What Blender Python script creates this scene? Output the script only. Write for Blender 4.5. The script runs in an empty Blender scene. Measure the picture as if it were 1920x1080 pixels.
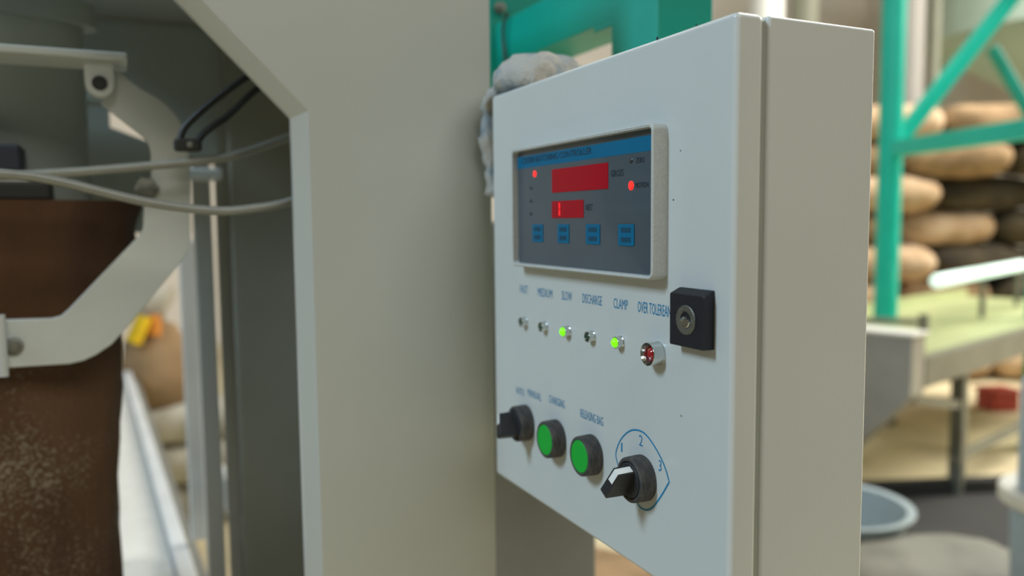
import bpy, bmesh, math, random
from mathutils import Vector, Matrix, noise
random.seed(7)
scene = bpy.context.scene
C = scene.collection
PI = math.pi

# ------------------------------------------------------------------ camera, world, lights, exposure
CAM = Vector((-0.29583, -0.33750, 1.33047))
AX_R = Vector((0.9004590, -0.4348274, -0.0099304))
AX_U = Vector((0.0452804, 0.0710123, 0.9964471))
AX_F = Vector((0.4325773, 0.8977095, -0.0836281))
cam_data = bpy.data.cameras.new('camera')
cam = bpy.data.objects.new('camera', cam_data)
C.objects.link(cam)
cam_data.sensor_width = 36.0
cam_data.sensor_fit = 'HORIZONTAL'
cam_data.lens = 36.0 * 1499.55 / 1920.0
cam_data.clip_start = 0.02
cam_data.clip_end = 60
cam.matrix_world = Matrix(((AX_R.x, AX_U.x, -AX_F.x, CAM.x), (AX_R.y, AX_U.y, -AX_F.y, CAM.y),
                           (AX_R.z, AX_U.z, -AX_F.z, CAM.z), (0, 0, 0, 1)))
cam_data.dof.use_dof = True
cam_data.dof.focus_distance = 0.50
cam_data.dof.aperture_fstop = 3.8
scene.camera = cam

world = bpy.data.worlds.new('world')
scene.world = world
world.use_nodes = True
wb = world.node_tree.nodes['Background']
wb.inputs[0].default_value = (0.95, 0.92, 0.80, 1)
wb.inputs[1].default_value = 0.10


def area(name, loc, target, sx, sy, power, col):
    d = bpy.data.lights.new(name, 'AREA')
    d.shape = 'RECTANGLE'
    d.size, d.size_y, d.energy, d.color = sx, sy, power, col
    o = bpy.data.objects.new(name, d)
    C.objects.link(o)
    o.location = loc
    o.rotation_euler = (Vector(target) - Vector(loc)).to_track_quat('-Z', 'Y').to_euler()
    return o


area('roof_window_light', (-3.6, 0.34, 4.1), (0.05, 0.15, 1.3), 0.7, 1.3, 150, (0.60, 0.80, 1.0))
area('hall_light_near', (0.2, -2.8, 3.6), (0.0, 0.6, 1.2), 2.4, 1.2, 55, (1.0, 0.985, 0.90))
area('hall_light_far', (5.0, 1.9, 5.6), (5.2, 2.9, 0.0), 3.6, 3.0, 390, (1.0, 0.97, 0.90))
area('fill_light_side', (8.6, 0.6, 5.0), (5.6, 2.8, 0.0), 2.6, 2.6, 640, (1.0, 0.97, 0.90))  # added fill out of view, brightens the floor and back wall
area('fill_light_rear', (0.2, 5.0, 4.6), (-0.2, 4.2, 0.5), 3.0, 2.0, 60, (1.0, 0.95, 0.86))  # unseen fill added only for the background on the left

scene.view_settings.view_transform = 'Standard'
scene.view_settings.look = 'None'
scene.view_settings.gamma = 1.0
scene.view_settings.use_curve_mapping = False
scene.view_settings.exposure = 0.0
scene.cycles.max_bounces = 6
try:
    scene.cycles.use_denoising = True
except Exception:
    pass


# ------------------------------------------------------------------ materials
def lin(c):
    return tuple(((v / 255) / 12.92 if v / 255 <= 0.04045 else ((v / 255 + 0.055) / 1.055) ** 2.4) for v in c)


MATS = {}


def mat(name, rgb, rough=0.5, metal=0.0, var=0.0, scale=20.0, bump=0.0, bscale=200.0, coat=0.0, emit=None, estr=0.0,
        alt=None, stretch=(1, 1, 1), lo=0.4, hi=0.65, spec=0.5):
    m = bpy.data.materials.new(name)
    m.use_nodes = True
    nt = m.node_tree
    b = nt.nodes['Principled BSDF']
    b.inputs['Roughness'].default_value = rough
    b.inputs['Metallic'].default_value = metal
    b.inputs['Coat Weight'].default_value = coat
    b.inputs['Specular IOR Level'].default_value = spec
    base = lin(rgb)
    b.inputs['Base Color'].default_value = base + (1,)
    tc = nt.nodes.new('ShaderNodeTexCoord')
    mp = nt.nodes.new('ShaderNodeMapping')
    mp.inputs['Scale'].default_value = stretch
    nt.links.new(tc.outputs['Object'], mp.inputs['Vector'])
    if var > 0 or alt:
        n = nt.nodes.new('ShaderNodeTexNoise')
        n.inputs['Scale'].default_value = scale
        n.inputs['Detail'].default_value = 6
        nt.links.new(mp.outputs['Vector'], n.inputs['Vector'])
        r = nt.nodes.new('ShaderNodeValToRGB')
        r.color_ramp.elements[0].position = lo
        r.color_ramp.elements[1].position = hi
        if alt:
            r.color_ramp.elements[0].color = base + (1,)
            r.color_ramp.elements[1].color = lin(alt) + (1,)
        else:
            r.color_ramp.elements[0].color = tuple(v * (1 - var) for v in base) + (1,)
            r.color_ramp.elements[1].color = tuple(min(1, v * (1 + var)) for v in base) + (1,)
        nt.links.new(n.outputs['Fac'], r.inputs['Fac'])
        nt.links.new(r.outputs['Color'], b.inputs['Base Color'])
    if bump > 0:
        n2 = nt.nodes.new('ShaderNodeTexNoise')
        n2.inputs['Scale'].default_value = bscale
        n2.inputs['Detail'].default_value = 3
        nt.links.new(mp.outputs['Vector'], n2.inputs['Vector'])
        bp = nt.nodes.new('ShaderNodeBump')
        bp.inputs['Strength'].default_value = bump
        bp.inputs['Distance'].default_value = 0.002
        nt.links.new(n2.outputs['Fac'], bp.inputs['Height'])
        nt.links.new(bp.outputs['Normal'], b.inputs['Normal'])
    if emit:
        b.inputs['Emission Color'].default_value = lin(emit) + (1,)
        b.inputs['Emission Strength'].default_value = estr
    MATS[name] = m
    return m


M_BOX = mat('box_paint', (203, 205, 199), 0.32, var=0.02, scale=6, bump=0.05, bscale=350, coat=0.15)
M_SEAMSHADE = mat('seam_shadow_paint', (150, 152, 140), 0.5, var=0.03)  # darker than the box paint: seam shade put into the colour
M_BEZ = mat('bezel_plastic', (192, 193, 187), 0.45, var=0.06, scale=700, bump=0.15, bscale=1500)
M_SCR = mat('panel_film', (78, 87, 93), 0.22, var=0.05, scale=15, coat=0.3)
M_BLUE = mat('panel_blue', (0, 102, 138), 0.45, var=0.03, scale=60, spec=0.25)
M_RED = mat('red_window', (140, 8, 26), 0.25, var=0.03, scale=40, emit=(170, 4, 28), estr=0.2, spec=0.2)
M_REDLED = mat('red_lit', (255, 40, 30), 0.3, var=0.02, emit=(255, 40, 36), estr=1.3)
M_DIG = mat('digit_lit', (255, 30, 30), 0.3, var=0.02, emit=(255, 30, 34), estr=1.0)
M_UNLIT = mat('unlit_dot', (58, 62, 62), 0.3, var=0.05)
M_INK = mat('ink_dark', (34, 48, 60), 0.6, var=0.05, scale=300)
M_INKB = mat('ink_blue', (0, 124, 168), 0.5, var=0.06, scale=300)
M_BLK = mat('black_plastic', (34, 35, 37), 0.5, var=0.12, scale=300, bump=0.25, bscale=1200)
M_DUST = mat('dusty_black', (58, 57, 56), 0.75, alt=(84, 78, 72), scale=160, bump=0.3, bscale=900, stretch=(3, 1, 1))
M_LOCKB = mat('lock_black', (18, 19, 27), 0.5, alt=(40, 40, 44), scale=1600, lo=0.6, hi=0.8, bump=0.3, bscale=1200)
M_GRN = mat('green_cap', (0, 158, 46), 0.6, var=0.03, scale=90, emit=(0, 160, 45), estr=0.12)
M_WHT = mat('pointer_white', (232, 232, 226), 0.45, var=0.03)
M_CHR = mat('chrome', (214, 216, 212), 0.18, metal=1.0, var=0.03)
M_STEEL = mat('lock_steel', (140, 140, 130), 0.5, metal=1.0, var=0.15, scale=900, bump=0.2, bscale=1500)
M_LEDON = mat('led_lit', (110, 230, 20), 0.3, var=0.02, emit=(120, 245, 6), estr=1.0)
M_LEDOFF = mat('led_unlit', (22, 74, 58), 0.2, var=0.2, scale=500, coat=0.5)
M_REDLENS = mat('red_lens', (168, 14, 24), 0.15, var=0.15, scale=600, coat=0.8)
M_MACH = mat('machine_paint', (188, 191, 184), 0.34, coat=0.2, var=0.03, scale=3, bump=0.06, bscale=300, stretch=(1, 1, 0.3))
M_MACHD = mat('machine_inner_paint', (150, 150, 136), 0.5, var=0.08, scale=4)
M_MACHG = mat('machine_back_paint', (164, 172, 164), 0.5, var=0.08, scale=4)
M_CLAMP = mat('clamp_paint', (208, 212, 206), 0.45, var=0.05, scale=12)
M_DPLATE = mat('dark_grey_paint', (120, 122, 117), 0.5, var=0.06, scale=8)
M_TEAL = mat('teal_paint', (0, 152, 134), 0.42, var=0.05, scale=9, bump=0.05)
M_TEALF = mat('teal_paint_far', (0, 188, 164), 0.4, var=0.05, scale=5)
M_HOSE = mat('hose_grey', (140, 140, 130), 0.3, var=0.06, scale=60)
M_HOSED = mat('hose_dark', (42, 42, 38), 0.5, var=0.1)
M_NAVY = mat('sensor_navy', (36, 42, 54), 0.5, var=0.08)
M_BAG = mat('bag_brown', (96, 68, 44), 0.85, alt=(70, 46, 28), scale=9, bump=0.7, bscale=260, stretch=(1, 1, 0.35))
M_BAGTOP = mat('bag_mouth_brown', (104, 72, 44), 0.85, alt=(74, 48, 28), scale=9, bump=0.7, bscale=260, stretch=(1, 1, 0.35))
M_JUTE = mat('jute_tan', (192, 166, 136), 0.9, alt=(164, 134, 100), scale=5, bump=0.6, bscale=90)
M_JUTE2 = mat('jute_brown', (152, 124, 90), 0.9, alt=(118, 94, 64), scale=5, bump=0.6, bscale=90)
M_JUTESHADE = mat('jute_shade', (74, 64, 44), 0.9, alt=(50, 42, 30), scale=5, bump=0.6, bscale=90)
M_WSACK = mat('sack_white', (132, 130, 118), 0.7, alt=(106, 104, 92), scale=7, bump=0.5, bscale=60)
M_PSACK = mat('sack_pale', (182, 176, 160), 0.7, alt=(152, 146, 130), scale=7, bump=0.5, bscale=60)
M_RAG = mat('rag_cotton', (178, 174, 164), 0.95, alt=(128, 142, 150), scale=42, bump=0.8, bscale=420, lo=0.48, hi=0.64)
M_FLOOR = mat('floor_concrete', (222, 208, 170), 0.6, alt=(186, 172, 138), scale=1.5, bump=0.1, bscale=40)
M_WALL = mat('wall_plaster', (216, 209, 198), 0.8, var=0.05, scale=1.2)
M_PIPE2 = mat('pillar_grey_white', (146, 141, 133), 0.7, var=0.03, scale=3)
M_PIPE = mat('pillar_white', (226, 226, 218), 0.6, var=0.03, scale=3)
M_DGREY = mat('duct_grey', (122, 122, 104), 0.7, var=0.08, scale=3)
M_SILO = mat('silo_green', (176, 196, 178), 0.5, var=0.06, scale=2)
M_TABLE = mat('table_steel', (112, 112, 100), 0.5, var=0.1, scale=5, metal=0.2)
M_HOPPER = mat('hopper_steel', (150, 148, 140), 0.5, var=0.08, scale=5, metal=0.2)
M_BELT = mat('belt_pale', (168, 174, 126), 0.4, var=0.05, scale=6)
M_MAT = mat('rubber_mat', (46, 45, 42), 0.8, var=0.1, scale=5)
M_BASIN = mat('basin_plastic', (164, 176, 178), 0.4, var=0.04)
M_BUCK = mat('bucket_plastic', (158, 178, 192), 0.4, var=0.05)
M_LID = mat('lid_plastic', (214, 212, 202), 0.5, var=0.04)
M_TUBE = mat('tube_lit', (225, 245, 235), 0.4, var=0.01, emit=(212, 242, 228), estr=1.0)
M_REDB = mat('red_crate', (176, 66, 52), 0.6, var=0.08)
M_RAIL = mat('rail_steel', (206, 208, 206), 0.4, var=0.05, scale=8)
M_YEL = mat('yellow_cloth', (226, 186, 20), 0.8, var=0.08, scale=12)
M_ORG = mat('orange_cloth', (196, 120, 30), 0.8, var=0.08, scale=12)

# specks of flour dust on the brown bag
nt = M_BAG.node_tree
b_ = nt.nodes['Principled BSDF']
src = b_.inputs['Base Color'].links[0].from_socket
tc = [n for n in nt.nodes if n.bl_idname == 'ShaderNodeTexCoord'][0]
n1 = nt.nodes.new('ShaderNodeTexNoise')
n1.inputs['Scale'].default_value = 260
n1.inputs['Detail'].default_value = 2
n2 = nt.nodes.new('ShaderNodeTexNoise')
n2.inputs['Scale'].default_value = 9
for n_ in (n1, n2):
    nt.links.new(tc.outputs['Object'], n_.inputs['Vector'])
mu = nt.nodes.new('ShaderNodeMath')
mu.operation = 'MULTIPLY'
nt.links.new(n1.outputs['Fac'], mu.inputs[0])
nt.links.new(n2.outputs['Fac'], mu.inputs[1])
rp = nt.nodes.new('ShaderNodeValToRGB')
rp.color_ramp.elements[0].position = 0.28
rp.color_ramp.elements[1].position = 0.46
rp.color_ramp.elements[1].color = (.55, .55, .55, 1)
nt.links.new(mu.outputs[0], rp.inputs['Fac'])
mx = nt.nodes.new('ShaderNodeMix')
mx.data_type = 'RGBA'
nt.links.new(rp.outputs['Color'], mx.inputs['Factor'])
nt.links.new(src, mx.inputs['A'])
mx.inputs['B'].default_value = lin((176, 168, 146)) + (1,)
nt.links.new(mx.outputs['Result'], b_.inputs['Base Color'])


# ------------------------------------------------------------------ object helpers
ORG = {}


def thing(name, label, cat, loc=(0, 0, 0), group=None):
    o = bpy.data.objects.new(name, None)
    o.empty_display_size = 0.05
    C.objects.link(o)
    o.location = loc
    ORG[o] = Vector(loc)
    o['label'], o['category'] = label, cat
    if group:
        o['group'] = group
    return o


def tag(o, label, cat, group=None):
    o['label'], o['category'] = label, cat
    if group:
        o['group'] = group
    return o


def obj(name, bm, m, parent=None, smooth=False, label=None, kind=None, angle=40):
    """Link a bmesh built in world coordinates as ONE object whose origin is the middle of its base."""
    if not isinstance(bm, bmesh.types.BMesh):
        me = bm
    else:
        bmesh.ops.recalc_face_normals(bm, faces=bm.faces)
        me = bpy.data.meshes.new(name)
        bm.to_mesh(me)
        bm.free()
    lo = Vector((1e9,) * 3)
    hi = -lo
    for v in me.vertices:
        for i in range(3):
            lo[i] = min(lo[i], v.co[i])
            hi[i] = max(hi[i], v.co[i])
    org = Vector(((lo.x + hi.x) / 2, (lo.y + hi.y) / 2, lo.z))
    me.transform(Matrix.Translation(-org))
    me.materials.clear()
    me.materials.append(m)
    if smooth:
        me.shade_smooth()
        if hasattr(me, 'set_sharp_from_angle'):
            me.set_sharp_from_angle(angle=math.radians(angle))
    o = bpy.data.objects.new(name, me)
    if smooth and angle == 40:
        w_ = o.modifiers.new('weighted_normal', 'WEIGHTED_NORMAL')
        w_.keep_sharp = True
    C.objects.link(o)
    ORG[o] = org
    if parent:
        o.parent = parent
        o.location = org - ORG[parent]
    else:
        o.location = org
    if label:
        o['label'] = label
    if kind:
        o['kind'] = kind
    return o


def bm_box(lo, hi, bev=0.0, seg=2, bm=None, rot=None):
    bm = bm or bmesh.new()
    lo, hi = Vector(lo), Vector(hi)
    c, s = (lo + hi) / 2, hi - lo
    mtx = Matrix.Translation(c) @ (rot.to_4x4() if rot else Matrix.Identity(4)) @ Matrix.Diagonal((s.x, s.y, s.z, 1))
    r = bmesh.ops.create_cube(bm, size=1.0, matrix=mtx)
    if bev > 0:
        es = set()
        for v in r['verts']:
            es.update(v.link_edges)
        bmesh.ops.bevel(bm, geom=list(es), offset=bev, segments=seg, profile=0.5, affect='EDGES')
    return bm


def bm_bar(a, b, w, h, up=(0, 0, 1), bev=0.0, bm=None):
    """Square bar from a to b; w across, h along up."""
    a, b = Vector(a), Vector(b)
    d = (b - a)
    L = d.length
    x = d.normalized()
    y = Vector(up).cross(x).normalized()
    z = x.cross(y)
    bm = bm or bmesh.new()
    R3 = Matrix((x, y, z)).transposed().to_4x4()
    r = bmesh.ops.create_cube(bm, size=1.0, matrix=Matrix.Translation((a + b) / 2) @ R3 @ Matrix.Diagonal((L, w, h, 1)))
    if bev > 0:
        es = set()
        for v in r['verts']:
            es.update(v.link_edges)
        bmesh.ops.bevel(bm, geom=list(es), offset=bev, segments=2, profile=0.5, affect='EDGES')
    return bm


def frame_of(axis):
    z = Vector(axis).normalized()
    t = Vector((0, 0, 1)) if abs(z.z) < 0.9 else Vector((0, 1, 0))
    x = t.cross(z).normalized()
    return x, z.cross(x), z


def bm_lathe(profile, origin, axis=(0, 0, 1), n=32, bm=None, sx=1, sy=1):
    """profile: (radius, height) list along axis; closes ends that have radius > 0 with a fan."""
    bm = bm or bmesh.new()
    x, y, z = frame_of(axis)
    o = Vector(origin)
    rings = []
    for r, h in profile:
        if r < 1e-7:
            rings.append([bm.verts.new(o + z * h)])
        else:
            rings.append([bm.verts.new(o + z * h + x * (r * sx * math.cos(2 * PI * k / n)) + y * (r * sy * math.sin(2 * PI * k / n)))
                          for k in range(n)])
    for A, B in zip(rings, rings[1:]):
        for k in range(n):
            k2 = (k + 1) % n
            if len(A) == 1 and len(B) == 1:
                continue
            if len(A) == 1:
                bm.faces.new((A[0], B[k], B[k2]))
            elif len(B) == 1:
                bm.faces.new((A[k], A[k2], B[0]))
            else:
                bm.faces.new((A[k], A[k2], B[k2], B[k]))
    for ring in (rings[0], rings[-1]):
        if len(ring) > 2:
            bm.faces.new(ring)
    return bm


def spline(pts, sub=8):
    P = [Vector(p) for p in pts]
    P = [P[0] * 2 - P[1]] + P + [P[-1] * 2 - P[-2]]
    out = []
    for i in range(1, len(P) - 2):
        for k in range(sub):
            t = k / sub
            out.append(0.5 * ((2 * P[i]) + (P[i + 1] - P[i - 1]) * t + (2 * P[i - 1] - 5 * P[i] + 4 * P[i + 1] - P[i + 2]) * t * t
                              + (3 * P[i] - P[i - 1] - 3 * P[i + 1] + P[i + 2]) * t ** 3))
    out.append(P[-2])
    return out


def bm_tube(pts, r, n=12, sub=8, bm=None):
    bm = bm or bmesh.new()
    path = spline(pts, sub) if sub > 1 else [Vector(p) for p in pts]
    rings = []
    prev = None
    for i, p in enumerate(path):
        d = (path[min(i + 1, len(path) - 1)] - path[max(i - 1, 0)]).normalized()
        if prev is None:
            x, y, _ = frame_of(d)
        else:
            x = (prev - d * prev.dot(d)).normalized()
            y = d.cross(x)
        prev = x
        rings.append([bm.verts.new(p + x * r * math.cos(2 * PI * k / n) + y * r * math.sin(2 * PI * k / n)) for k in range(n)])
    for A, B in zip(rings, rings[1:]):
        for k in range(n):
            bm.faces.new((A[k], A[(k + 1) % n], B[(k + 1) % n], B[k]))
    bm.faces.new(rings[0])
    bm.faces.new(rings[-1])
    return bm


def bm_prism(poly, fn, t0, t1, bev=0.0, seg=2, bm=None):
    """poly: 2-D outline; fn(u, v, t) -> 3-D point; extruded t0..t1."""
    bm = bm or bmesh.new()
    A = [bm.verts.new(fn(u, v, t0)) for u, v in poly]
    B = [bm.verts.new(fn(u, v, t1)) for u, v in poly]
    n = len(poly)
    fa = bm.faces.new(A)
    fb = bm.faces.new(list(reversed(B)))
    for k in range(n):
        bm.faces.new((A[k], B[k], B[(k + 1) % n], A[(k + 1) % n]))
    bmesh.ops.recalc_face_normals(bm, faces=bm.faces)
    if bev > 0:
        bmesh.ops.bevel(bm, geom=list(fa.edges), offset=bev, segments=seg, profile=0.5, affect='EDGES')
    return bm


XZ = lambda u, v, t: Vector((u, t, v))      # outline in x, z; thickness along y
YZ = lambda u, v, t: Vector((t, u, v))      # outline in y, z; thickness along x
XY = lambda u, v, t: Vector((u, v, t))


def rrect(y0, y1, z0, z1, r, n=5):
    out = []
    for cy, cz, a0 in ((y1 - r, z1 - r, 0), (y0 + r, z1 - r, PI / 2), (y0 + r, z0 + r, PI), (y1 - r, z0 + r, 1.5 * PI)):
        for k in range(n + 1):
            a = a0 + PI / 2 * k / n
            out.append((cy + r * math.cos(a), cz + r * math.sin(a)))
    return out


def bm_loops(loops, bm=None, cap=False):
    bm = bm or bmesh.new()
    R = [[bm.verts.new(p) for p in L] for L in loops]
    for A, B in zip(R, R[1:]):
        n = len(A)
        for k in range(n):
            bm.faces.new((A[k], A[(k + 1) % n], B[(k + 1) % n], B[k]))
    if cap:
        bm.faces.new(R[0])
        bm.faces.new(R[-1])
    return bm


def lettering(text, y_left, z_mid, width, height, x, parent, m, name='lettering'):
    """Flat print on a panel that faces -X: text runs towards -Y."""
    cu = bpy.data.curves.new('text', 'FONT')
    cu.body = text
    cu.extrude = 0.0
    cu.resolution_u = 2
    cu.offset = 0.0
    to = bpy.data.objects.new('text', cu)
    C.objects.link(to)
    me = bpy.data.meshes.new_from_object(to)
    bpy.data.objects.remove(to)
    xs = [v.co.x for v in me.vertices]
    ys = [v.co.y for v in me.vertices]
    x0, x1, y0, y1 = min(xs), max(xs), min(ys), max(ys)
    for v in me.vertices:
        a = (v.co.x - x0) / (x1 - x0) * width
        b = ((v.co.y - y0) / (y1 - y0) - 0.5) * height
        v.co = Vector((x, y_left - a, z_mid + b))
    me.update()
    return obj(name, me, m, parent)


def fbm(p, s):
    return noise.noise(p * s) + 0.5 * noise.noise(p * s * 2.1)


# ------------------------------------------------------------------ setting: floor and walls of the hall
def struct(name, bm, m, parent=None, **k):
    return obj(name, bm, m, parent, kind='structure', **k)


struct('floor', bm_box((-3.0, -1.6, -0.1), (10.5, 9.0, 0.0)), M_FLOOR)
struct('wall_back', bm_box((-3.0, 9.0, -0.1), (10.7, 9.2, 5.0)), M_WALL)
struct('wall_right', bm_box((10.5, -1.6, -0.1), (10.7, 9.0, 5.0)), M_WALL)

# ------------------------------------------------------------------ control box
W, H, Z0, D1, D = 0.3142, 0.34, 1.10, 0.0195, 0.1046
Z1 = Z0 + H
cbox = thing('control_box', 'pale grey steel control box with display, lamps and rotary switches on its door', 'control box',
             (D / 2, W / 2, Z0))
body = obj('body', bm_box((0.0225, 0, Z0), (D, W, Z1), 0.0022, 3), M_BOX, cbox, smooth=True)
obj('seam_neck', bm_box((0.010, 0.0022, Z0 + 0.0022), (0.03, W - 0.0022, Z1 - 0.0022), 0.001, 1), M_SEAMSHADE, body)
door = obj('door', bm_box((0.0, 0.0, Z0), (D1, W, Z1), 0.0035, 4), M_BOX, cbox, smooth=True)

PX = -0.00015
for t, yl, yr, zm, hh in (('FAST', .2609, .2463, 1.2738, .0066), ('MEDIUM', .2285, .2045, 1.2736, .0066),
                          ('SLOW', .1895, .1742, 1.2740, .0068), ('DISCHARGE', .1590, .1328, 1.2744, .0068),
                          ('CLAMP', .1182, .1010, 1.2744, .0068), ('OVER TOLEREANCE', .0896, .0492, 1.2746, .0072),
                          ('AUTO', .2702, .2545, 1.1864, .0060), ('MANUAL', .2482, .2240, 1.1884, .0064),
                          ('CHARGING', .2110, .1856, 1.1904, .0064), ('RELEASING BAG', .1624, .1312, 1.1894, .0064),
                          ('1', .1086, .1070, 1.1772, .0064), ('2', .0876, .0836, 1.1874, .0072), ('3', .0662, .0632, 1.1764, .0072)):
    lettering(t, yl, zm, yl - yr, hh, PX, door, M_INKB)
# printed teardrop scale around the three-way switch
arc = spline([(0, .1085, 1.1590), (0, .1130, 1.1650), (0, .1150, 1.1712), (0, .1104, 1.1805), (0, .1021, 1.1884), (0, .0928, 1.1928), (0, .0820, 1.1932),
              (0, .0721, 1.1883), (0, .0636, 1.1813), (0, .0586, 1.1752), (0, .0553, 1.1687)], 6)
arc += spline([(0, .0553, 1.1687), (0, .0634, 1.1574), (0, .0718, 1.1477), (0, .0787, 1.1434), (0, .0864, 1.1428), (0, .0930, 1.1470)], 6)[1:]
bm = bmesh.new()
L, Rr = [], []
for i, p in enumerate(arc):
    d = (arc[min(i + 1, len(arc) - 1)] - arc[max(i - 1, 0)]).normalized()
    nn = Vector((0, -d.z, d.y)) * 0.00055
    L.append(bm.verts.new((PX, p.y + nn.y, p.z + nn.z)))
    Rr.append(bm.verts.new((PX, p.y - nn.y, p.z - nn.z)))
for k in range(len(arc) - 1):
    bm.faces.new((L[k], L[k + 1], Rr[k + 1], Rr[k]))
obj('switch_scale', bm, M_INKB, door)
# small paint chips along the door
for n_, (y, z, r) in enumerate(((.0700, 1.4398, .0011), (.0330, 1.4396, .0006), (.0530, 1.3420, .0005), (.0440, 1.2128, .0006), (.0465, 1.3705, .0004))):
    obj('paint_chip', bm_lathe([(0, .0002), (r, .0002), (r, 0)], (0.0, y, z), (-1, 0, 0), 8), M_INK if n_ != 3 else M_JUTE2, door)

# --- weighing display
by0, by1, bz0, bz1 = .0587, .2539, 1.2937, 1.3882
SX = -0.0058


def loopx(y0, y1, z0, z1, r, x):
    return [Vector((x, a, b)) for a, b in rrect(y0, y1, z0, z1, r)]


rim = .0024
disp = obj('display_bezel', bm_loops([
    loopx(by0, by1, bz0, bz1, .0045, 0.0), loopx(by0, by1, bz0, bz1, .0045, -.0098),
    loopx(by0 + .0005, by1 - .0005, bz0 + .0005, bz1 - .0005, .0042, -.0107),
    loopx(by0 + .0010, by1 - .0010, bz0 + .0010, bz1 - .0010, .0040, -.0110),
    loopx(by0 + rim, by1 - rim, bz0 + rim, bz1 - rim, .0028, -.0106),
    loopx(by0 + rim + .0003, by1 - rim - .0003, bz0 + rim + .0003, bz1 - rim - .0003, .0026, -.0045)]),
    M_BEZ, cbox, smooth=True, label='grey plastic frame of the weighing display')


def plate(name, y0, y1, z0, z1, x, t, m, parent, r=.0003, label=None):
    return obj(name, bm_loops([loopx(y0, y1, z0, z1, r, x + t), loopx(y0, y1, z0, z1, r, x)], cap=True), m, parent, label=label)


plate('face_film', by0 + .002, by1 - .002, bz0 + .002, bz1 - .002, SX, .004, M_SCR, disp, .002, 'dark grey glossy face film')
plate('title_band', by0 + .0026, .2515, 1.3722, 1.3816, SX - .0001, .0002, M_BLUE, disp, label='blue title band')
plate('gross_window', .1157, .1930, 1.3511, 1.3684, SX - .0004, .0006, M_RED, disp, label='large red number window')
plate('net_window', .1474, .1934, 1.3322, 1.3448, SX - .0004, .0006, M_RED, disp, label='small red number window')
for zz in (1.3362, 1.3412):
    plate('lit_digit_stroke', .1808, .1822, zz - .0022, zz + .0022, SX - .0006, .0003, M_DIG, disp, label='glowing red digit stroke')
for (ya, yb) in ((.2255, .2080), (.1845, .1678), (.1438, .1258), (.1031, .0852)):
    k_ = plate('membrane_key', yb, ya, 1.3138, 1.3276, SX - .0005, .0007, M_BLUE, disp, .0006, 'blue membrane key')
    # unreadable two line print: short dark strokes
    bm = bmesh.new()
    for row, zz in enumerate((1.3238, 1.3176)):
        for s_ in range(5):
            yy = yb + (ya - yb) * (0.24 + 0.13 * s_)
            bm_box((SX - .00065, yy - .0006, zz - .0016), (SX - .0005, yy + .0006, zz + .0016), bm=bm)
    obj('key_print', bm, M_INK, disp)
for nm, (y, z), r, m, lb in (('status_led', (.2213, 1.3668), .0025, M_REDLED, 'lit red status light'), ('status_led', (.2278, 1.3563), .0017, M_UNLIT, None),
                             ('status_led', (.2280, 1.3463), .0017, M_UNLIT, None), ('status_led', (.2281, 1.3362), .0017, M_UNLIT, None),
                             ('motion_led', (.0890, 1.3520), .0030, M_REDLED, 'lit red motion light'), ('zero_led', (.0890, 1.3677), .0019, M_UNLIT, None)):
    obj(nm, bm_lathe([(0, .0008), (r * .6, .0007), (r, .0002), (r, 0)], (SX, y, z), (-1, 0, 0), 16), m, disp, smooth=True, label=lb)
for t, yl, w_, zm, hh in (('CSF500 BATCHING CONTROLLER', .2435, .1070, 1.3781, .0046), ('GROSS', .1124, .0148, 1.3608, .0044),
                          ('NET', .1442, .0086, 1.3393, .0042), ('ZERO', .0836, .0092, 1.3674, .0034), ('MOTION', .0842, .0140, 1.3519, .0034)):
    lettering(t, yl, zm, w_, hh, SX - .0003, disp, M_INK)

# --- push buttons
for i, (y, z, lb) in enumerate(((.1980, 1.1616, 'black ringed green push button under CHARGING'), (.1455, 1.1624, 'black ringed green push button under RELEASING BAG'))):
    pb = obj('push_button', bm_lathe([(.0146, 0), (.0146, .0035), (.0142, .0042), (.0142, .0050), (.0145, .0056), (.0142, .0106), (.0130, .0114), (.0119, .0112), (.0117, .0095)],
                                     (0, y, z), (-1, 0, 0), 40), M_DUST, cbox, smooth=True, label=lb)
    obj('button_cap', bm_lathe([(.0117, .0060), (.0117, .0108), (.0112, .0113), (0, .0114)], (0, y, z), (-1, 0, 0), 40), M_GRN, pb, smooth=True, label='flat bright green cap')


# --- rotary selector switches
def selector(y, z, ang, label):
    col = obj('selector_switch', bm_lathe([(.0150, 0), (.0150, .0040), (.0146, .0047), (.0146, .0054), (.0149, .0060), (.0147, .0104), (.0138, .0113), (.0122, .0112), (.0120, .0085), (0, .0085)],
                                          (0, y, z), (-1, 0, 0), 40), M_DUST, cbox, smooth=True, label=label)
    rot = Matrix.Rotation(ang, 3, 'X')
    c0 = Vector((0, y, z))

    def pl(u, v, t):                     # u = out of the panel, v = towards the pointer, t = across the grip
        return c0 + rot @ Vector((-u, t, v))
    grip = [(.0080, -.0104), (.0080, .0102), (.0236, .0098), (.0280, -.0080), (.0272, -.0096)]
    g = obj('grip', bm_prism(grip, pl, -.0036, .0036, 0.0006, 2), M_BLK, col, label='black wedge grip')
    disc = obj('grip_base', bm_lathe([(.0115, .0080), (.0115, .0112), (.0105, .0120), (0, .0120)], (0, y, z), (-1, 0, 0), 32), M_BLK, col, smooth=True)
    strip = [(.0125, .0098), (.0125, .0104), (.0238, .0100), (.0259, .0018), (.0255, .0016), (.0233, .0095)]
    obj('pointer_mark', bm_prism(strip, pl, -.0024, .0022), M_WHT, col, label='white pointer stripe')
    return col


selector(.2510, 1.1620, math.radians(-33), 'black two way selector switch under AUTO MANUAL')
selector(.0832, 1.1634, math.radians(29), 'black three way selector switch inside a blue printed scale')

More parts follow.
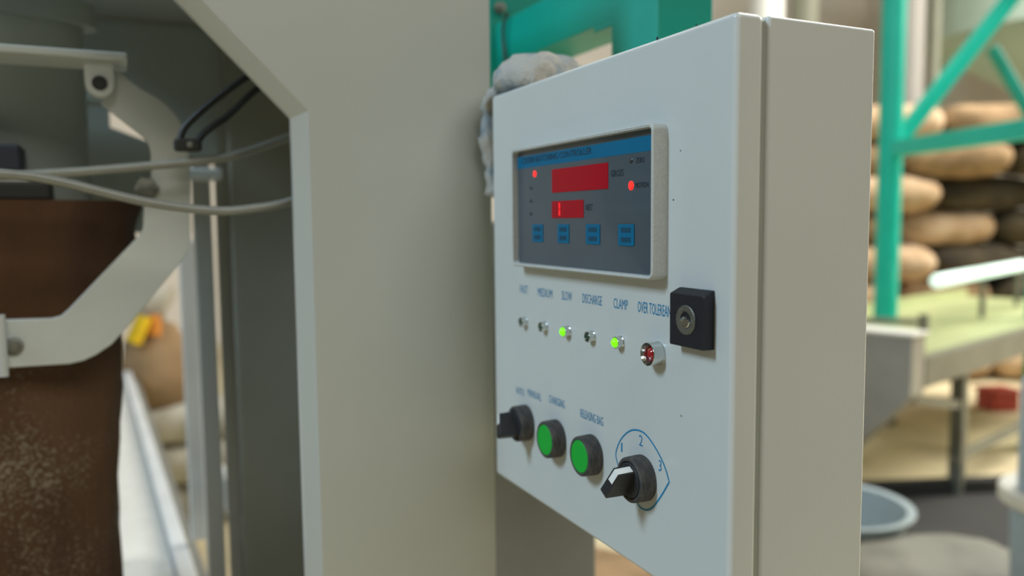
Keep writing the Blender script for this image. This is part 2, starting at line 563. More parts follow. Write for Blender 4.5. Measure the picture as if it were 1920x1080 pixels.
# --- indicator lamps
for y, z, on, lb in ((.2508, 1.2470, False, 'unlit lamp under FAST'), (.2159, 1.2470, False, 'unlit lamp under MEDIUM'), (.1795, 1.2476, True, 'lit green lamp under SLOW'),
                     (.1450, 1.2481, False, 'unlit lamp under DISCHARGE'), (.1089, 1.2488, True, 'lit green lamp under CLAMP')):
    sl = obj('indicator_lamp', bm_lathe([(.0044, 0), (.0044, .0007), (.0040, .0010), (.0040, .0046), (.0038, .0050), (.0034, .0050), (.0029, .0028)], (0, y, z), (-1, 0, 0), 28),
             M_CHR, cbox, smooth=True, label=lb)
    if on:
        pr = [(.0031, .0024), (.0033, .0046), (.0029, .0060), (.0018, .0070), (0, .0074)]
    else:
        pr = [(.0028, .0022), (.0026, .0034), (.0016, .0044), (0, .0047)]
    obj('lens', bm_lathe(pr, (0, y, z), (-1, 0, 0), 24), M_LEDON if on else M_LEDOFF, sl, smooth=True)
y, z = .0672, 1.2474
sl = obj('indicator_lamp', bm_lathe([(.0076, 0), (.0076, .0006), (.0073, .0010), (.0073, .0082), (.0071, .0086), (.0067, .0086), (.0042, .0020), (.0040, .0010)], (0, y, z), (-1, 0, 0), 40),
         M_CHR, cbox, smooth=True, label='large chrome lamp with red lens under OVER TOLEREANCE')
obj('lens', bm_lathe([(.0042, .0010), (.0042, .0045), (.0034, .0062), (.0018, .0072), (0, .0075)], (0, y, z), (-1, 0, 0), 28), M_REDLENS, sl, smooth=True, label='dark red lens')

# --- key lock
ly, lz = .0296, 1.2728
lock = obj('key_lock', bm_loops([loopx(.0148, .0452, 1.2568, 1.2904, .0010, 0.0), loopx(.0148, .0452, 1.2568, 1.2904, .0010, -.0018), loopx(.0140, .0450, 1.2570, 1.2876, .0010, -.0080), loopx(.0144, .0446, 1.2574, 1.2872, .0008, -.0084)], cap=True), M_LOCKB, cbox, label='square black key lock')
ring = [(.0086, .0082), (.0086, .0088), (.0083, .0091), (.0052, .0091), (.0048, .0088), (.0048, .0070)]
obj('lock_ring', bm_lathe(ring, (0, ly, lz), (-1, 0, 0), 40), M_STEEL, lock, smooth=True, label='worn steel ring')
obj('keyhole_well', bm_lathe([(.0057, .0083), (.0057, .0086), (0, .0086)], (0, ly, lz), (-1, 0, 0), 28), M_LOCKB, lock)
half = [(.0047 * math.cos(a), .0047 * math.sin(a)) for a in [PI + 0.25 + k * (PI - 0.5) / 10 for k in range(11)]] + [(.0030, .0006), (.0016, -.0004), (0, .0012), (-.0022, .0002), (-.0036, .0010)]
obj('lock_plug', bm_prism([(ly + u, lz + v) for u, v in half], YZ, -.0098, -.0084, .0003, 1), M_CHR, lock, label='shiny lower half of the plug')
obj('lock_pin', bm_lathe([(.0013, .0084), (.0013, .0104), (.0008, .0110), (0, .0112)], (0, ly, lz + .0008), (-1, 0, 0), 16), M_STEEL, lock, smooth=True)
obj('lock_notch', bm_box((-.0096, ly + .0018, lz + .0035), (-.0084, ly + .0040, lz + .0062), .0002, 1), M_STEEL, lock)

# ------------------------------------------------------------------ crumpled rag over the far top corner of the box
bm = bmesh.new()
path = spline([(.058, .270, 1.4440), (.051, .281, 1.4485), (.038, .298, 1.4525), (.025, .320, 1.4490), (.0190, .336, 1.4340), (.0180, .340, 1.4050), (.0180, .340, 1.3750), (.0190, .340, 1.3480)], 7)
nP, nR = len(path), 36
rings = []
for i, p in enumerate(path):
    t = i / (nP - 1)
    d = (path[min(i + 1, nP - 1)] - path[max(i - 1, 0)]).normalized()
    side = Vector((1, 0.25, 0)).normalized()
    side = (side - d * side.dot(d)).normalized()
    up = side.cross(d)
    if up.z < 0 and t < 0.5:
        up = -up
    wv = (0.012 + 0.034 * math.sin(PI * min(1, t * 1.7 + .12))) if t < .5 else 0.021 - 0.010 * (t - .5) * 2
    hv = (0.007 + 0.017 * math.sin(PI * min(1, t * 1.75 + .05))) if t < .55 else 0.0105
    if t > .97 or t < .03:
        wv *= .5
        hv *= .5
    ring = []
    for k in range(nR):
        a = 2 * PI * k / nR
        q = p + side * wv * math.cos(a) + up * hv * math.sin(a)
        q += (side * math.cos(a) + up * math.sin(a)) * (0.0050 * fbm(q, 55) + 0.0026 * fbm(q, 150))
        if q.y < 0.3145 and q.x > -.001:
            q.z = max(q.z, Z1 + .0006)
        if q.y > 0.3148:
            q.y = min(q.y, .3585)
        ring.append(bm.verts.new(q))
    rings.append(ring)
for A, B in zip(rings, rings[1:]):
    for k in range(nR):
        bm.faces.new((A[k], A[(k + 1) % nR], B[(k + 1) % nR], B[k]))
bm.faces.new(rings[0])
bm.faces.new(rings[-1])
rag = obj('cotton_rag', bm, M_RAG, smooth=True, angle=80)
tag(rag, 'crumpled grey white cotton rag with blue stains slung over the box corner', 'rag')

# ------------------------------------------------------------------ bagging machine: grey sheet metal portal
mach = thing('bagging_machine', 'grey sheet metal bagging machine with an octagonal opening left of the control box', 'machine', (-.36, .7, 0))
arch = [(-.92, 0.0), (-.92, 1.64), (.0195, 1.64), (.0195, 0.0), (-.1620, 0.0), (-.1630, 1.4205), (-.325, 1.5855), (-.595, 1.5855), (-.759, 1.4215), (-.759, 0.0)]
bm = bm_prism(arch, XZ, .36, .380)
fe = [e for e in bm.edges if all(abs(v.co.y - .36) < 1e-5 for v in e.verts) and max(v.co.x for v in e.verts) < .01 and min(v.co.x for v in e.verts) > -.9
      and max(v.co.z for v in e.verts) < 1.62]
bmesh.ops.bevel(bm, geom=fe, offset=.0125, segments=1, profile=0.5, affect='EDGES')
obj('front_plate', bm, M_MACH, mach)
rear = [(-.92, 0.0), (-.92, 1.64), (.0165, 1.64), (.0165, 0.0), (-.1650, 0.0), (-.1650, 1.61), (-.755, 1.61), (-.755, 0.0)]
obj('rear_plate', bm_prism(rear, XZ, 1.008, 1.02, .002, 1), M_MACH, mach)
obj('side_plate', bm_box((.0165, .380, 0), (.0195, 1.02, 1.64), 0), M_MACH, mach)
obj('side_plate', bm_box((-.92, .380, 0), (-.917, 1.008, 1.637), 0), M_MACH, mach)
obj('top_shade_plate', bm_box((-.420, .380, 1.637), (.0165, 1.008, 1.640), 0), M_MACH, mach)  # unseen cover added for interior shade, cut short to let light in
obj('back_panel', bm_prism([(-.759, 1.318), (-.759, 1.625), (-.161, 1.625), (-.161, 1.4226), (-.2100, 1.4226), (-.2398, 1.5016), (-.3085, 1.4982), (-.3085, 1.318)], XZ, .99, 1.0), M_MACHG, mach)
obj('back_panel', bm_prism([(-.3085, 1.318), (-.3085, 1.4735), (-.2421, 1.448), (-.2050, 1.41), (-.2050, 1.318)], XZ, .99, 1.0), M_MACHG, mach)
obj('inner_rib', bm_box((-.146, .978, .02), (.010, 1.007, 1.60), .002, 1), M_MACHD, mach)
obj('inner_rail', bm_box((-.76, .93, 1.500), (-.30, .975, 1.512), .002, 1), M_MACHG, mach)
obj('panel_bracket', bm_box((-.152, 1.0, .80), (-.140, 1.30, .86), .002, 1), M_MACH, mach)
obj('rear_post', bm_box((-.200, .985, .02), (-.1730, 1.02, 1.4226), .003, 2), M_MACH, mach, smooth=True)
obj('guard_panel', bm_box((-.207, 1.28, .72), (-.150, 1.30, 1.30), .002, 1), M_RAIL, mach)
obj('dark_lower_panel', bm_box((.022, .55, .0), (.2527, .56, 1.33), .002, 1), M_DPLATE, mach, label='darker grey panel beneath the box')
obj('inner_bracket', bm_box((-.232, .86, 1.392), (-.168, .90, 1.408), .003, 1), M_CLAMP, mach)

# spout clamp in the opening
clamp = thing('bag_clamp', 'pale grey curved steel clamp arm hanging from a hinge lug inside the opening', 'clamp', (-.33, .555, 1.19))
carm = [(-.2977, 1.4822), (-.2762, 1.4656), (-.2582, 1.4551), (-.2490, 1.4470), (-.2416, 1.4374), (-.2370, 1.4270), (-.2340, 1.4147), (-.2329, 1.3904), (-.2355, 1.3141), (-.2368, 1.3060),
        (-.2397, 1.2988), (-.2974, 1.2285), (-.3130, 1.2115), (-.3272, 1.2022), (-.3380, 1.1975), (-.3508, 1.1952), (-.4085, 1.1961), (-.4600, 1.1984), (-.4600, 1.2434), (-.4060, 1.2419), (-.3640, 1.2408),
        (-.3560, 1.2425), (-.3491, 1.2487), (-.2826, 1.3204), (-.2794, 1.3268), (-.2773, 1.3524), (-.2698, 1.3566), (-.2689, 1.4003), (-.2700, 1.4090), (-.2740, 1.4165), (-.2997, 1.4384), (-.3110, 1.4481)]
obj('clamp_arm', bm_prism(carm, XZ, .548, .556, .0012, 2), M_CLAMP, clamp)
lug = [(-.3240, 1.4866), (-.3240, 1.4660)] + [(-.3110 - .0130 * math.cos(a), 1.4650 - .0130 * math.sin(a)) for a in [k * PI / 10 for k in range(11)]] + [(-.2980, 1.4660), (-.2980, 1.4866)]
lug = [p for i, p in enumerate(lug) if i not in (1, 13)]
lg = obj('hinge_lug', bm_prism(lug, XZ, .530, .546, .002, 2), M_CLAMP, clamp)
obj('hinge_pin', bm_lathe([(.0068, 0), (.0068, .0008), (.0050, .0010), (.0048, -.0004), (0, -.0004)], (-.3110, .5296, 1.4650), (0, -1, 0), 24), M_HOSED, lg, smooth=True, label='dark hinge pin')
obj('top_bar', bm_box((-.62, .520, 1.4862), (-.2862, .585, 1.4934), .0015, 2), M_CLAMP, clamp)
obj('arm_bolt', bm_lathe([(.0120, 0), (.0120, .0050), (.0075, .0052), (.0075, .0105), (0, .0110)], (-.2741, .548, 1.3660), (0, -1, 0), 6), M_STEEL, clamp, label='dark steel bolt')
obj('arm_bolt', bm_lathe([(.0085, 0), (.0085, .0028), (.0055, .0034), (.0050, .0070), (0, .0074)], (-.3961, .548, 1.2163), (0, -1, 0), 20), M_STEEL, clamp, smooth=True, label='round steel bolt')
obj('pivot_rod', bm_tube([(-.4040, .536, 1.1900), (-.4040, .536, 1.2480)], .0042, 12, 1), M_RAIL, clamp, smooth=True)
obj('clamp_side_plate', bm_box((-.64, .548, 1.1952), (-.61, .556, 1.4866), .0012, 1), M_CLAMP, clamp)
obj('clamp_lower_plate', bm_box((-.62, .5481, 1.1984), (-.459, .5559, 1.2434), .0012, 1), M_CLAMP, clamp)

sensor = thing('proximity_sensor', 'dark navy sensor block on the spout behind the grey hoses', 'sensor', (-.43, .62, 1.38))
obj('housing', bm_box((-.475, .600, 1.3845), (-.3860, .650, 1.4115), .003, 2), M_NAVY, sensor)
obj('mounting_foot', bm_box((-.470, .603, 1.356), (-.362, .648, 1.3750), .003, 2), M_HOSED, sensor)
obj('spacer', bm_box((-.455, .606, 1.3740), (-.380, .640, 1.3850), .001, 1), M_CLAMP, sensor)


def loft_bag(sections, bm=None, n=40, amp=.006, fr=22, e=2.4):
    bm = bm or bmesh.new()
    rings = []
    for cx, cy, cz, rx, ry in sections:
        ring = []
        for k in range(n):
            a = 2 * PI * k / n
            c_, s_ = math.cos(a), math.sin(a)
            q = Vector((cx + rx * math.copysign(abs(c_) ** (2 / e), c_), cy + ry * math.copysign(abs(s_) ** (2 / e), s_), cz))
            f = amp * fbm(Vector((q.x, q.y, q.z * .6)), fr)
            q += Vector((c_, s_, 0)) * f
            ring.append(bm.verts.new(q))
        rings.append(ring)
    for A, B in zip(rings, rings[1:]):
        for k in range(n):
            bm.faces.new((A[k], A[(k + 1) % n], B[(k + 1) % n], B[k]))
    bm.faces.new(rings[0])
    bm.faces.new(rings[-1])
    return bm


bag = thing('filling_sack', 'dark brown woven sack with dust specks clamped under the spout', 'sack', (-.46, .68, .72))
sec = []
for k in range(26):
    t = k / 25
    zc = .722 + t * (1.250 - .722)
    sec.append((-.468 + .004 * math.sin(t * 5), .68, zc, .138 + .030 * t + .004 * math.sin(t * 9), .105 + .01 * math.sin(t * 4)))
obj('sack_body', loft_bag(sec, n=56), M_BAG, bag, smooth=True, angle=80)
sec = []
for k in range(12):
    t = k / 11
    sec.append((-.468, .672, 1.236 + t * .120, .176 + .018 * t + .006 * math.sin(t * 6), .092 + .006 * t))
obj('gathered_mouth', loft_bag(sec, amp=.009, fr=30, n=56), M_BAGTOP, bag, smooth=True, angle=80)
sp = thing('filling_spout', 'dark steel filling spout inside the sack mouth', 'spout', (-.468, .70, 1.26))
obj('spout_tube', bm_lathe([(.10, 0), (.10, .33), (.11, .335), (.11, .31)], (-.468, .70, 1.24), (0, 0, 1), 32, sx=1.4, sy=.6), M_MACHG, sp, smooth=True)

# hoses
tag(obj('air_hose', bm_tube([(-.62, .43, 1.388), (-.50, .42, 1.380), (-.3836, .42, 1.3722), (-.3467, .42, 1.3673), (-.2800, .42, 1.3501), (-.2243, .42, 1.3421), (-.1900, .42, 1.3440), (-.1570, .42, 1.3502), (-.0900, .42, 1.3700)], .0040), M_HOSE, smooth=True),
    'grey air hose sagging lowest across the opening, glossy highlight on it', 'hose')
tag(obj('air_hose', bm_tube([(-.66, .51, 1.372), (-.52, .50, 1.374), (-.3929, .50, 1.3752), (-.3560, .50, 1.3772), (-.3085, .50, 1.3816), (-.2198, .50, 1.3925), (-.1880, .50, 1.4000), (-.1427, .50, 1.4169), (-.0800, .50, 1.4400)], .0042), M_HOSE, smooth=True),
    'grey air hose rising to the right above the sagging one', 'hose')
tag(obj('dark_hose', bm_tube([(-.2440, .50, 1.412), (-.2378, .50, 1.4251), (-.2127, .50, 1.4492), (-.1768, .50, 1.4771), (-.1300, .51, 1.5050)], .0034), M_HOSED, smooth=True),
    'dark rubber hose inside the opening, upper of the two under the slanted edge', 'hose')
tag(obj('dark_hose', bm_tube([(-.2290, .50, 1.409), (-.2212, .50, 1.4192), (-.1984, .50, 1.4371), (-.1697, .50, 1.4646), (-.1200, .51, 1.5000)], .0034), M_HOSED, smooth=True),
    'dark rubber hose inside the opening, lower of the two under the slanted edge', 'hose')
cl = thing('hose_clip', 'small dark clip gathering the two rubber hoses', 'clip', (-.236, .50, 1.40))
obj('clip_block', bm_box((-.250, .494, 1.400), (-.225, .507, 1.4125), .003, 2), M_HOSED, cl)
obj('clip_screw', bm_lathe([(.0030, 0), (.0030, .002), (0, .0024)], (-.236, .494, 1.406), (0, -1, 0), 10), M_STEEL, cl)

# ------------------------------------------------------------------ near teal frame behind the box
tf = thing('teal_frame', 'teal painted square steel frame standing up behind the control box', 'frame', (.2, .5, 1.12))
tx, ty, tw, td = .169, .3036, .068, .0808
obj('post', bm_box((tx, ty, 1.125), (tx + tw, ty + td, 1.95), .003, 2), M_TEAL, tf, smooth=True)
obj('beam', bm_box((tx + .0005, ty + td - .002, 1.5372), (tx + .062, .675, 1.5965), .003, 2), M_TEAL, tf, smooth=True)
obj('beam_stiffener', bm_box((tx, ty + td - .002, 1.5310), (tx + .050, ty + td + .034, 1.5385), .001, 1), M_TEAL, tf)
pl_ = obj('end_plate', bm_box((tx - .012, .668, 1.46), (tx + .12, .690, 1.95), .002, 1), M_TEAL, tf)
obj('bolt', bm_lathe([(.0085, 0), (.0085, .0060), (.0055, .0065), (.0055, .012), (0, .0125)], (tx + .004, .668, 1.6165), (0, -1, 0), 6), M_STEEL, tf, label='rusty steel bolt')
obj('column_bracket', bm_box((.0150, .690, 1.46), (tx + .02, .700, 1.70), .002, 1), M_TEAL, tf)
obj('box_bracket', bm_box((D, .3060, 1.16), (tx, .3130, 1.40), .001, 1), M_TEAL, tf)
tag(obj('frame_cable', bm_tube([(.164, .622, 1.600), (.162, .630, 1.585), (.163, .6335, 1.566), (.164, .631, 1.545), (.166, .629, 1.50), (.166, .629, 1.44)], .0022, 8), M_HOSED, smooth=True),
    'thin dark cable hanging down the teal beam', 'cable')

# ------------------------------------------------------------------ far teal frame on the right
ff = thing('platform_frame', 'bright teal steel platform frame with diagonal braces on the right', 'frame', (3.47, 2.73, 0))
obj('post', bm_lathe([(.062, .746), (.062, 3.3)], (3.495, 2.745, 0), (0, 0, 1), 20), M_TEALF, ff, smooth=True)
obj('base_flange', bm_lathe([(.10, 0), (.10, .012), (.065, .014)], (3.495, 2.745, .745), (0, 0, 1), 20), M_TEALF, ff)
obj('cross_beam', bm_bar((3.50, 2.76, 1.700), (2.92, .90, 1.700), .07, .085, bev=.006), M_TEALF, ff)
obj('diagonal_brace', bm_bar((3.53, 2.73, 1.74), (4.28, 2.46, 2.72), .07, .085, up=(.4, .9, 0), bev=.006), M_TEALF, ff)
obj('diagonal_brace', bm_bar((4.255, 2.70, 2.30), (4.44, 2.56, 1.88), .05, .06, up=(.4, .9, 0), bev=.006), M_TEAL, ff)
obj('gusset', bm_prism([(3.50, 2.45), (3.50, 2.62), (3.70, 2.62)], lambda u, v, t: Vector((u, 2.745 - (u - 3.5) * .45 + t, v)), -.01, .01), M_TEALF, ff)
obj('upper_beam', bm_bar((3.50, 2.745, 2.64), (4.6, 2.25, 2.64), .07, .08, bev=.006), M_TEALF, ff)
obj('end_post', bm_box((4.28, 2.38, 0), (4.36, 2.46, 2.76), .006, 2), M_TEALF, ff)
obj('end_post', bm_box((2.885, .86, 0), (2.965, .94, 1.742), .006, 2), M_TEALF, ff)

# ------------------------------------------------------------------ sorting table with lamp on the right
E1, E2 = Vector((.966, .259, 0)), Vector((-.259, .966, 0))
T0 = Vector((2.61, 1.89, 0))


def tp(a, w, z):
    return T0 + E1 * a + E2 * w + Vector((0, 0, z))


def tbox(a0, a1, w0, w1, z0, z1, bev=0.0, bm=None):
    bm = bm or bmesh.new()
    R3 = Matrix((E1, E2, Vector((0, 0, 1)))).transposed().to_4x4()
    c = tp((a0 + a1) / 2, (w0 + w1) / 2, (z0 + z1) / 2)
    r = bmesh.ops.create_cube(bm, size=1.0, matrix=Matrix.Translation(c) @ R3 @ Matrix.Diagonal((a1 - a0, w1 - w0, z1 - z0, 1)))
    if bev:
        es = set()
        for v in r['verts']:
            es.update(v.link_edges)
        bmesh.ops.bevel(bm, geom=list(es), offset=bev, segments=2, profile=0.5, affect='EDGES')
    return bm


st = thing('sorting_table', 'grey steel sorting table with a pale lit belt and a sloped end hopper', 'table', tuple(tp(.9, .45, 0)))
obj('side_panel', tbox(.14, 3.0, 0, .03, .60, .735, .004), M_TABLE, st)
obj('side_panel', tbox(.14, 3.0, .87, .90, .60, .735, .004), M_TABLE, st)
obj('belt', tbox(.12, 3.0, .03, .87, .70, .745, .004), M_BELT, st, label='pale yellow belt')
bm = bm_prism([(0, .836), (.60, .836), (.60, .30), (.26, .30), (0, .585)], lambda u, v, t: tp(t, u, v), 0.0, .125)
obj('end_hopper', bm, M_HOPPER, st)
obj('hopper_rim', tbox(-.012, .14, -.012, .62, .836, .850, .004), M_LID, st)
for a in (.66, 1.75, 2.9):
    for w in (.05, .85):
        obj('leg', tbox(a - .03, a + .03, w - .03, w + .03, 0, .62, .004), M_TABLE, st)
obj('brace', bm_bar(tp(.66, .05, .44), tp(.125, .05, .55), .04, .04), M_TABLE, st)
obj('foot_rail', tbox(.60, 3.0, .035, .065, .16, .20, .003), M_TABLE, st)
obj('guard_rail', bm_bar(tp(.14, .50, .86), tp(.80, .28, .80), .03, .03), M_TABLE, st)
obj('guard_post', tbox(.78, .82, .26, .30, .745, .84, .003), M_TABLE, st)
obj('guard_post', tbox(.14, .18, .48, .52, .745, .875, .003), M_TABLE, st)
obj('back_guard', tbox(.14, 3.0, .86, .90, .735, .80, .004), M_BELT, st)
lp = thing('fluorescent_lamp', 'lit white fluorescent tube hung low over the sorting table', 'lamp', tuple(tp(1.6, .42, 1.0)))
ta, tb = Vector((3.345, 2.335, 1.008)), Vector((5.00, 2.93, 1.008))
dv = (tb - ta).normalized()
obj('tube', bm_lathe([(.0, 0), (.024, .004), (.034, .02), (.034, (tb - ta).length - .02), (.024, (tb - ta).length - .004), (0, (tb - ta).length)], ta, dv, 20), M_TUBE, lp, smooth=True, label='glowing white tube')
for f_ in (.85, 1.65):
    q_ = ta + dv * f_
    obj('support_post', bm_box((q_.x - .012, q_.y - .012, .746), (q_.x + .012, q_.y + .012, .985), .002, 1), M_TABLE, lp)

tag(obj('rubber_mat', bm_prism([(1.62, 1.10), (3.05, 1.55), (3.45, 2.05), (2.45, 2.45), (1.40, 1.75)], XY, 0.0, .012), M_MAT),
    'dark grey rubber mat on the floor before the sorting table', 'mat')
tag(obj('floor_skid', bm_bar((2.50, 2.40, .045), (3.60, 1.98, .045), .06, .06), M_MAT), 'dark skid beam on the floor under the sorting table', 'beam')
cr = thing('red_crate', 'small red crate on the floor under the sorting table', 'crate', (5.20, 3.10, 0))
rr = Matrix.Rotation(-.35, 3, 'Z')
obj('crate_shell', bm_box((4.98, 3.02, 0.0), (5.18, 3.20, .13), .01, 1, rot=rr), M_REDB, cr)
obj('crate_rim', bm_box((4.965, 3.005, .13), (5.195, 3.215, .148), .006, 1, rot=rr), M_REDB, cr)

# white bucket near the right edge
bk = thing('lidded_bucket', 'pale blue bucket with white lid and upright white pipe at the right edge', 'bucket', (1.70, .80, .0))
obj('bucket_body', bm_lathe([(.105, 0), (.128, .628), (.131, .631)], (1.738, .775, 0), (0, 0, 1), 32), M_BUCK, bk, smooth=True)
obj('lid', bm_lathe([(.150, .630), (.154, .634), (.154, .662), (.148, .668), (.03, .672), (0, .672)], (1.738, .775, 0), (0, 0, 1), 32), M_LID, bk, smooth=True, label='white lid')
obj('upright_pipe', bm_lathe([(.05, .6715), (.05, .935), (.046, .94), (0, .94)], (1.668, .806, 0), (0, 0, 1), 20), M_BUCK, bk, smooth=True)


# ------------------------------------------------------------------ sacks
def sack_mesh(name, sx, sy, sz, seed, n=22, m=14):
    """A full pillow shaped sack lying flat: pinched ends, sagging belly; base at z = 0."""
    bm = bmesh.new()
    off = Vector((seed * 3.7, seed * 1.3, seed * 2.1))
    rings = []
    for i in range(m + 1):
        u = -1 + 2 * i / m
        prof = max(0.0, 1 - abs(u) ** 4.5) ** .5
        w = .50 + .50 * prof                     # width stays at the seams
        h = .25 + .75 * prof
        ring = []
        for k in range(n):
            a = 2 * PI * k / n
            c_, s_ = math.cos(a), math.sin(a)
            y = math.copysign(abs(c_) ** .75, c_) * w * sy / 2
            z = math.copysign(abs(s_) ** .85, s_) * h * sz / 2
            q = Vector((u * sx / 2 * (1 + .03 * c_ * c_), y, z + sz / 2))
            f = .05 * sz * fbm(q * 1.0 + off, 7) + .02 * sz * fbm(q + off, 22)
            q += Vector((0, c_ * f, s_ * f))
            q.z = max(q.z, 0.0)
            ring.append(bm.verts.new(q))
        rings.append(ring)
    for A, B in zip(rings, rings[1:]):
        for k in range(n):
            bm.faces.new((A[k], A[(k + 1) % n], B[(k + 1) % n], B[k]))
    bm.faces.new(rings[0])
    bm.faces.new(rings[-1])
    bmesh.ops.recalc_face_normals(bm, faces=bm.faces)
    me = bpy.data.meshes.new(name)
    bm.to_mesh(me)
    bm.free()
    me.shade_smooth()
    return me


def place(name, me, m, loc, rz, label, cat, group=None, rx=0.0, sc=1.0):
    o = bpy.data.objects.new(name, me)
    if not me.materials:
        me.materials.append(None)
    o.material_slots[0].link = 'OBJECT'
    o.material_slots[0].material = m
    C.objects.link(o)
    o.location = loc
    o.rotation_euler = (rx, 0, rz)
    o.scale = (sc, sc, sc)
    return tag(o, label, cat, group)


SK = [sack_mesh('sack_mesh', .81, .60, .300, s) for s in range(4)]
ORD = ['leftmost', 'second from left', 'third from left', 'rightmost']
ROW = ['bottom', 'second', 'third', 'fourth', 'fifth', 'sixth', 'seventh', 'top']
pdir = Vector((.86, -.51, 0))
pin = Vector((.51, .86, 0))
P0 = Vector((4.95, 4.35, 0))
rnd = random.Random(3)
rh = .272
for r_ in range(8):
    for c_ in range(4):
        deep = .0
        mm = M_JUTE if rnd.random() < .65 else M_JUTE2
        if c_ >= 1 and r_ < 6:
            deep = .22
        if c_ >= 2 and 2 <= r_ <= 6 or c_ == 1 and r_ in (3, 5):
            mm = M_JUTESHADE  # darker jute puts the recess shade of the pile into the colour
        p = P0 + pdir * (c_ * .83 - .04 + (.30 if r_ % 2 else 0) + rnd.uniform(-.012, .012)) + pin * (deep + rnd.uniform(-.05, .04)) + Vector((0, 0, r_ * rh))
        tone = {'jute_tan': 'tan', 'jute_brown': 'brown', 'jute_shade': 'shade-darkened brown'}[mm.name]
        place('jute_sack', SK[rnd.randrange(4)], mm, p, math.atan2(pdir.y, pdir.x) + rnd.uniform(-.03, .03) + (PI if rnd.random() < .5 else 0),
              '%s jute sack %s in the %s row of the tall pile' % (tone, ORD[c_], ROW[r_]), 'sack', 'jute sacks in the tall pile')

# white sacks and basin low on the right
WS = [sack_mesh('white_sack_mesh', .62, .40, .22, 11), sack_mesh('white_sack_mesh', .62, .40, .22, 12)]
place('white_sack', WS[0], M_WSACK, (1.60, 1.10, 0.0), -.55, 'white sack lying lowest beside the control box at bottom right', 'sack')
place('white_sack', WS[1], M_WSACK, (1.64, 1.10, .205), -.50, 'white sack lying on top of the lower one at bottom right', 'sack')
bs = thing('white_basin', 'round white plastic basin beside the white sacks', 'basin', (1.62, 1.46, 0))
obj('basin_bowl', bm_lathe([(.12, 0), (.13, .002), (.19, .38), (.205, .44), (.225, .446), (.225, .452), (.200, .450), (.125, .03), (0, .03)], (1.645, 1.40, 0), (0, 0, 1), 40), M_BASIN, bs, smooth=True)
BR = sack_mesh('brown_sack_mesh', .55, .40, .26, 21)
place('brown_sack', BR, M_JUTE2, (.93, 1.72, 0.0), .4, 'brown jute sack on the floor below the control box', 'sack')
place('brown_sack', BR, M_WSACK, (1.22, 1.30, 0.0), .9, 'pale pinkish sack on the floor below the control box', 'sack')

# ------------------------------------------------------------------ behind the machine on the left: conveyor, sacks
cv = thing('roller_conveyor', 'pale steel conveyor running back through the bagging machine', 'conveyor', (-.47, 2.6, 0))
obj('side_rail', bm_bar((-.2050, .70, .665), (-.3500, 4.30, .665), .030, .09, bev=.003), M_RAIL, cv)
obj('side_rail', bm_bar((-.6650, .70, .665), (-.8100, 4.30, .665), .030, .09, bev=.003), M_RAIL, cv)
obj('belt', bm_prism([(-.222, .70), (-.652, .70), (-.797, 4.30), (-.367, 4.30)], XY, .672, .690), M_LID, cv, label='pale belt')
obj('outer_ledge', bm_prism([(-.2010, 1.04), (-.178, 1.04), (-.308, 4.30), (-.334, 4.30)], XY, .655, .672), M_DPLATE, cv)
for yk in (.85, 2.5, 4.15):
    xk = -.205 - (yk - .70) * .0403
    for dx in (0, -.46):
        obj('leg', bm_box((xk + dx - .02, yk - .02, 0), (xk + dx + .02, yk + .02, .62), .003, 1), M_TEAL, cv)
SB = sack_mesh('pale_sack_mesh', .50, .34, .19, 31)
for i, (x, y, z, lb) in enumerate(((-.08, 3.50, 0.0, 'lowest of the pale sacks stacked behind the conveyor'), (-.06, 3.49, .18, 'middle one of the pale sacks stacked behind the conveyor'),
                                   (-.09, 3.51, .36, 'topmost of the pale sacks stacked behind the conveyor'))):
    place('pale_sack', SB, M_PSACK, (x, y, z), -.25 + .1 * i, lb, 'sack')
sk = thing('tied_sack', 'upright brown sack tied with yellow cloth behind the conveyor', 'sack', (-.19, 3.48, .54))
sec = [(-.19, 3.48, .535, .10, .08), (-.19, 3.48, .56, .125, .10), (-.20, 3.48, .70, .138, .11), (-.20, 3.48, .82, .128, .10), (-.20, 3.48, .89, .085, .07), (-.20, 3.48, .915, .04, .04)]
obj('sack_body', loft_bag(sec, n=28, amp=.012, fr=12), M_JUTE2, sk, smooth=True, angle=80)
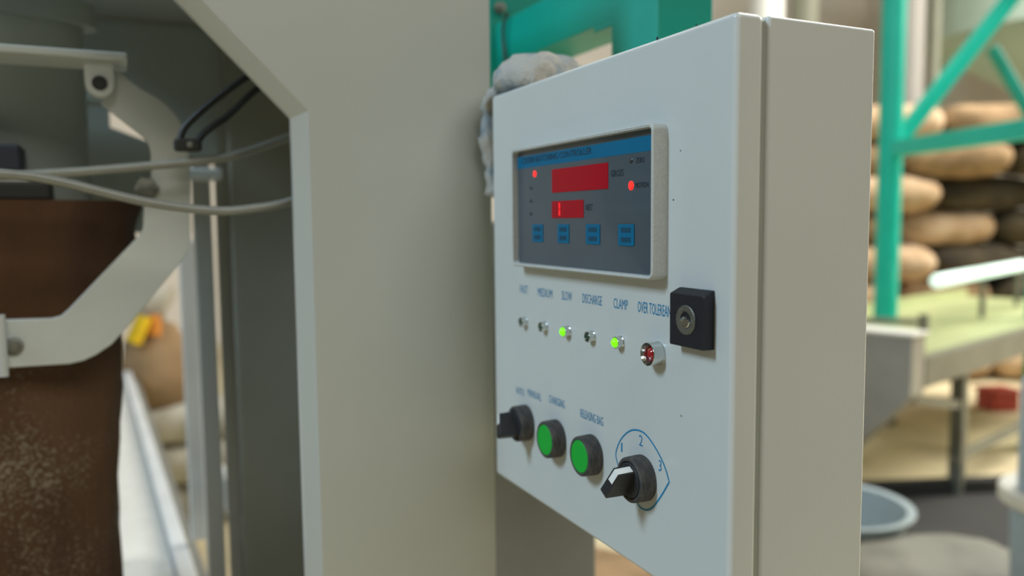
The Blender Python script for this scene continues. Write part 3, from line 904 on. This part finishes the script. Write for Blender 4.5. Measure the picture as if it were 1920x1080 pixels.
sec = [(-.20, 3.48, .910, .04, .04), (-.21, 3.48, .95, .060, .05), (-.20, 3.48, 1.0, .085, .07), (-.18, 3.48, 1.05, .075, .06)]
obj('sack_neck', loft_bag(sec, n=24, amp=.014, fr=16), M_PSACK, sk, smooth=True, angle=80)
obj('yellow_tie', bm_tube([(-.285, 3.36, .84), (-.262, 3.355, .89), (-.238, 3.36, .945)], .032, 12), M_YEL, sk, smooth=True, label='yellow cloth tie')
obj('orange_tie', bm_tube([(-.205, 3.362, .86), (-.200, 3.372, .90), (-.205, 3.385, .94)], .028, 12), M_ORG, sk, smooth=True, label='orange cloth tie')

# ------------------------------------------------------------------ far hall: pillars, duct, silo
for nm, x, y, r, m, lb, cat in (('white_pillar', 5.58, 5.94, .17, M_PIPE, 'round white pillar rising behind the control box top', 'pillar'),
                                ('grey_duct', 5.96, 5.80, .13, M_DGREY, 'dull grey upright duct right of the white pillar', 'duct'),
                                ('white_pillar', 6.88, 5.30, .13, M_PIPE2, 'slim white pillar just right of the far teal post', 'pillar'),
                                ('grey_duct', 7.06, 5.16, .05, M_DGREY, 'thin dark pipe beside the slim white pillar', 'pipe')):
    q = thing(nm, lb, cat, (x, y, 0))
    obj('shaft', bm_lathe([(r, 0), (r, 4.8)], (x, y, 0), (0, 0, 1), 24), m, q, smooth=True)
    obj('base_collar', bm_lathe([(r * 1.2, 0), (r * 1.2, .12), (r * 1.05, .16)], (x, y, 0), (0, 0, 1), 24), m, q)
si = thing('storage_silo', 'pale green storage silo with a cone bottom behind the far teal frame', 'silo', (8.9, 5.02, 0))
obj('silo_shell', bm_lathe([(.15, 2.54), (1.3, 3.24), (1.3, 4.9), (1.2, 4.95), (0, 5.0)], (8.9, 5.02, 0), (0, 0, 1), 40), M_SILO, si, smooth=True)
for a in (.4, 1.97, 3.54, 5.11):
    cx, cy = 8.9 + 1.22 * math.cos(a), 5.02 + 1.22 * math.sin(a)
    obj('leg', bm_box((cx - .05, cy - .05, 0), (cx + .05, cy + .05, 3.3), .005, 1), M_SILO, si)
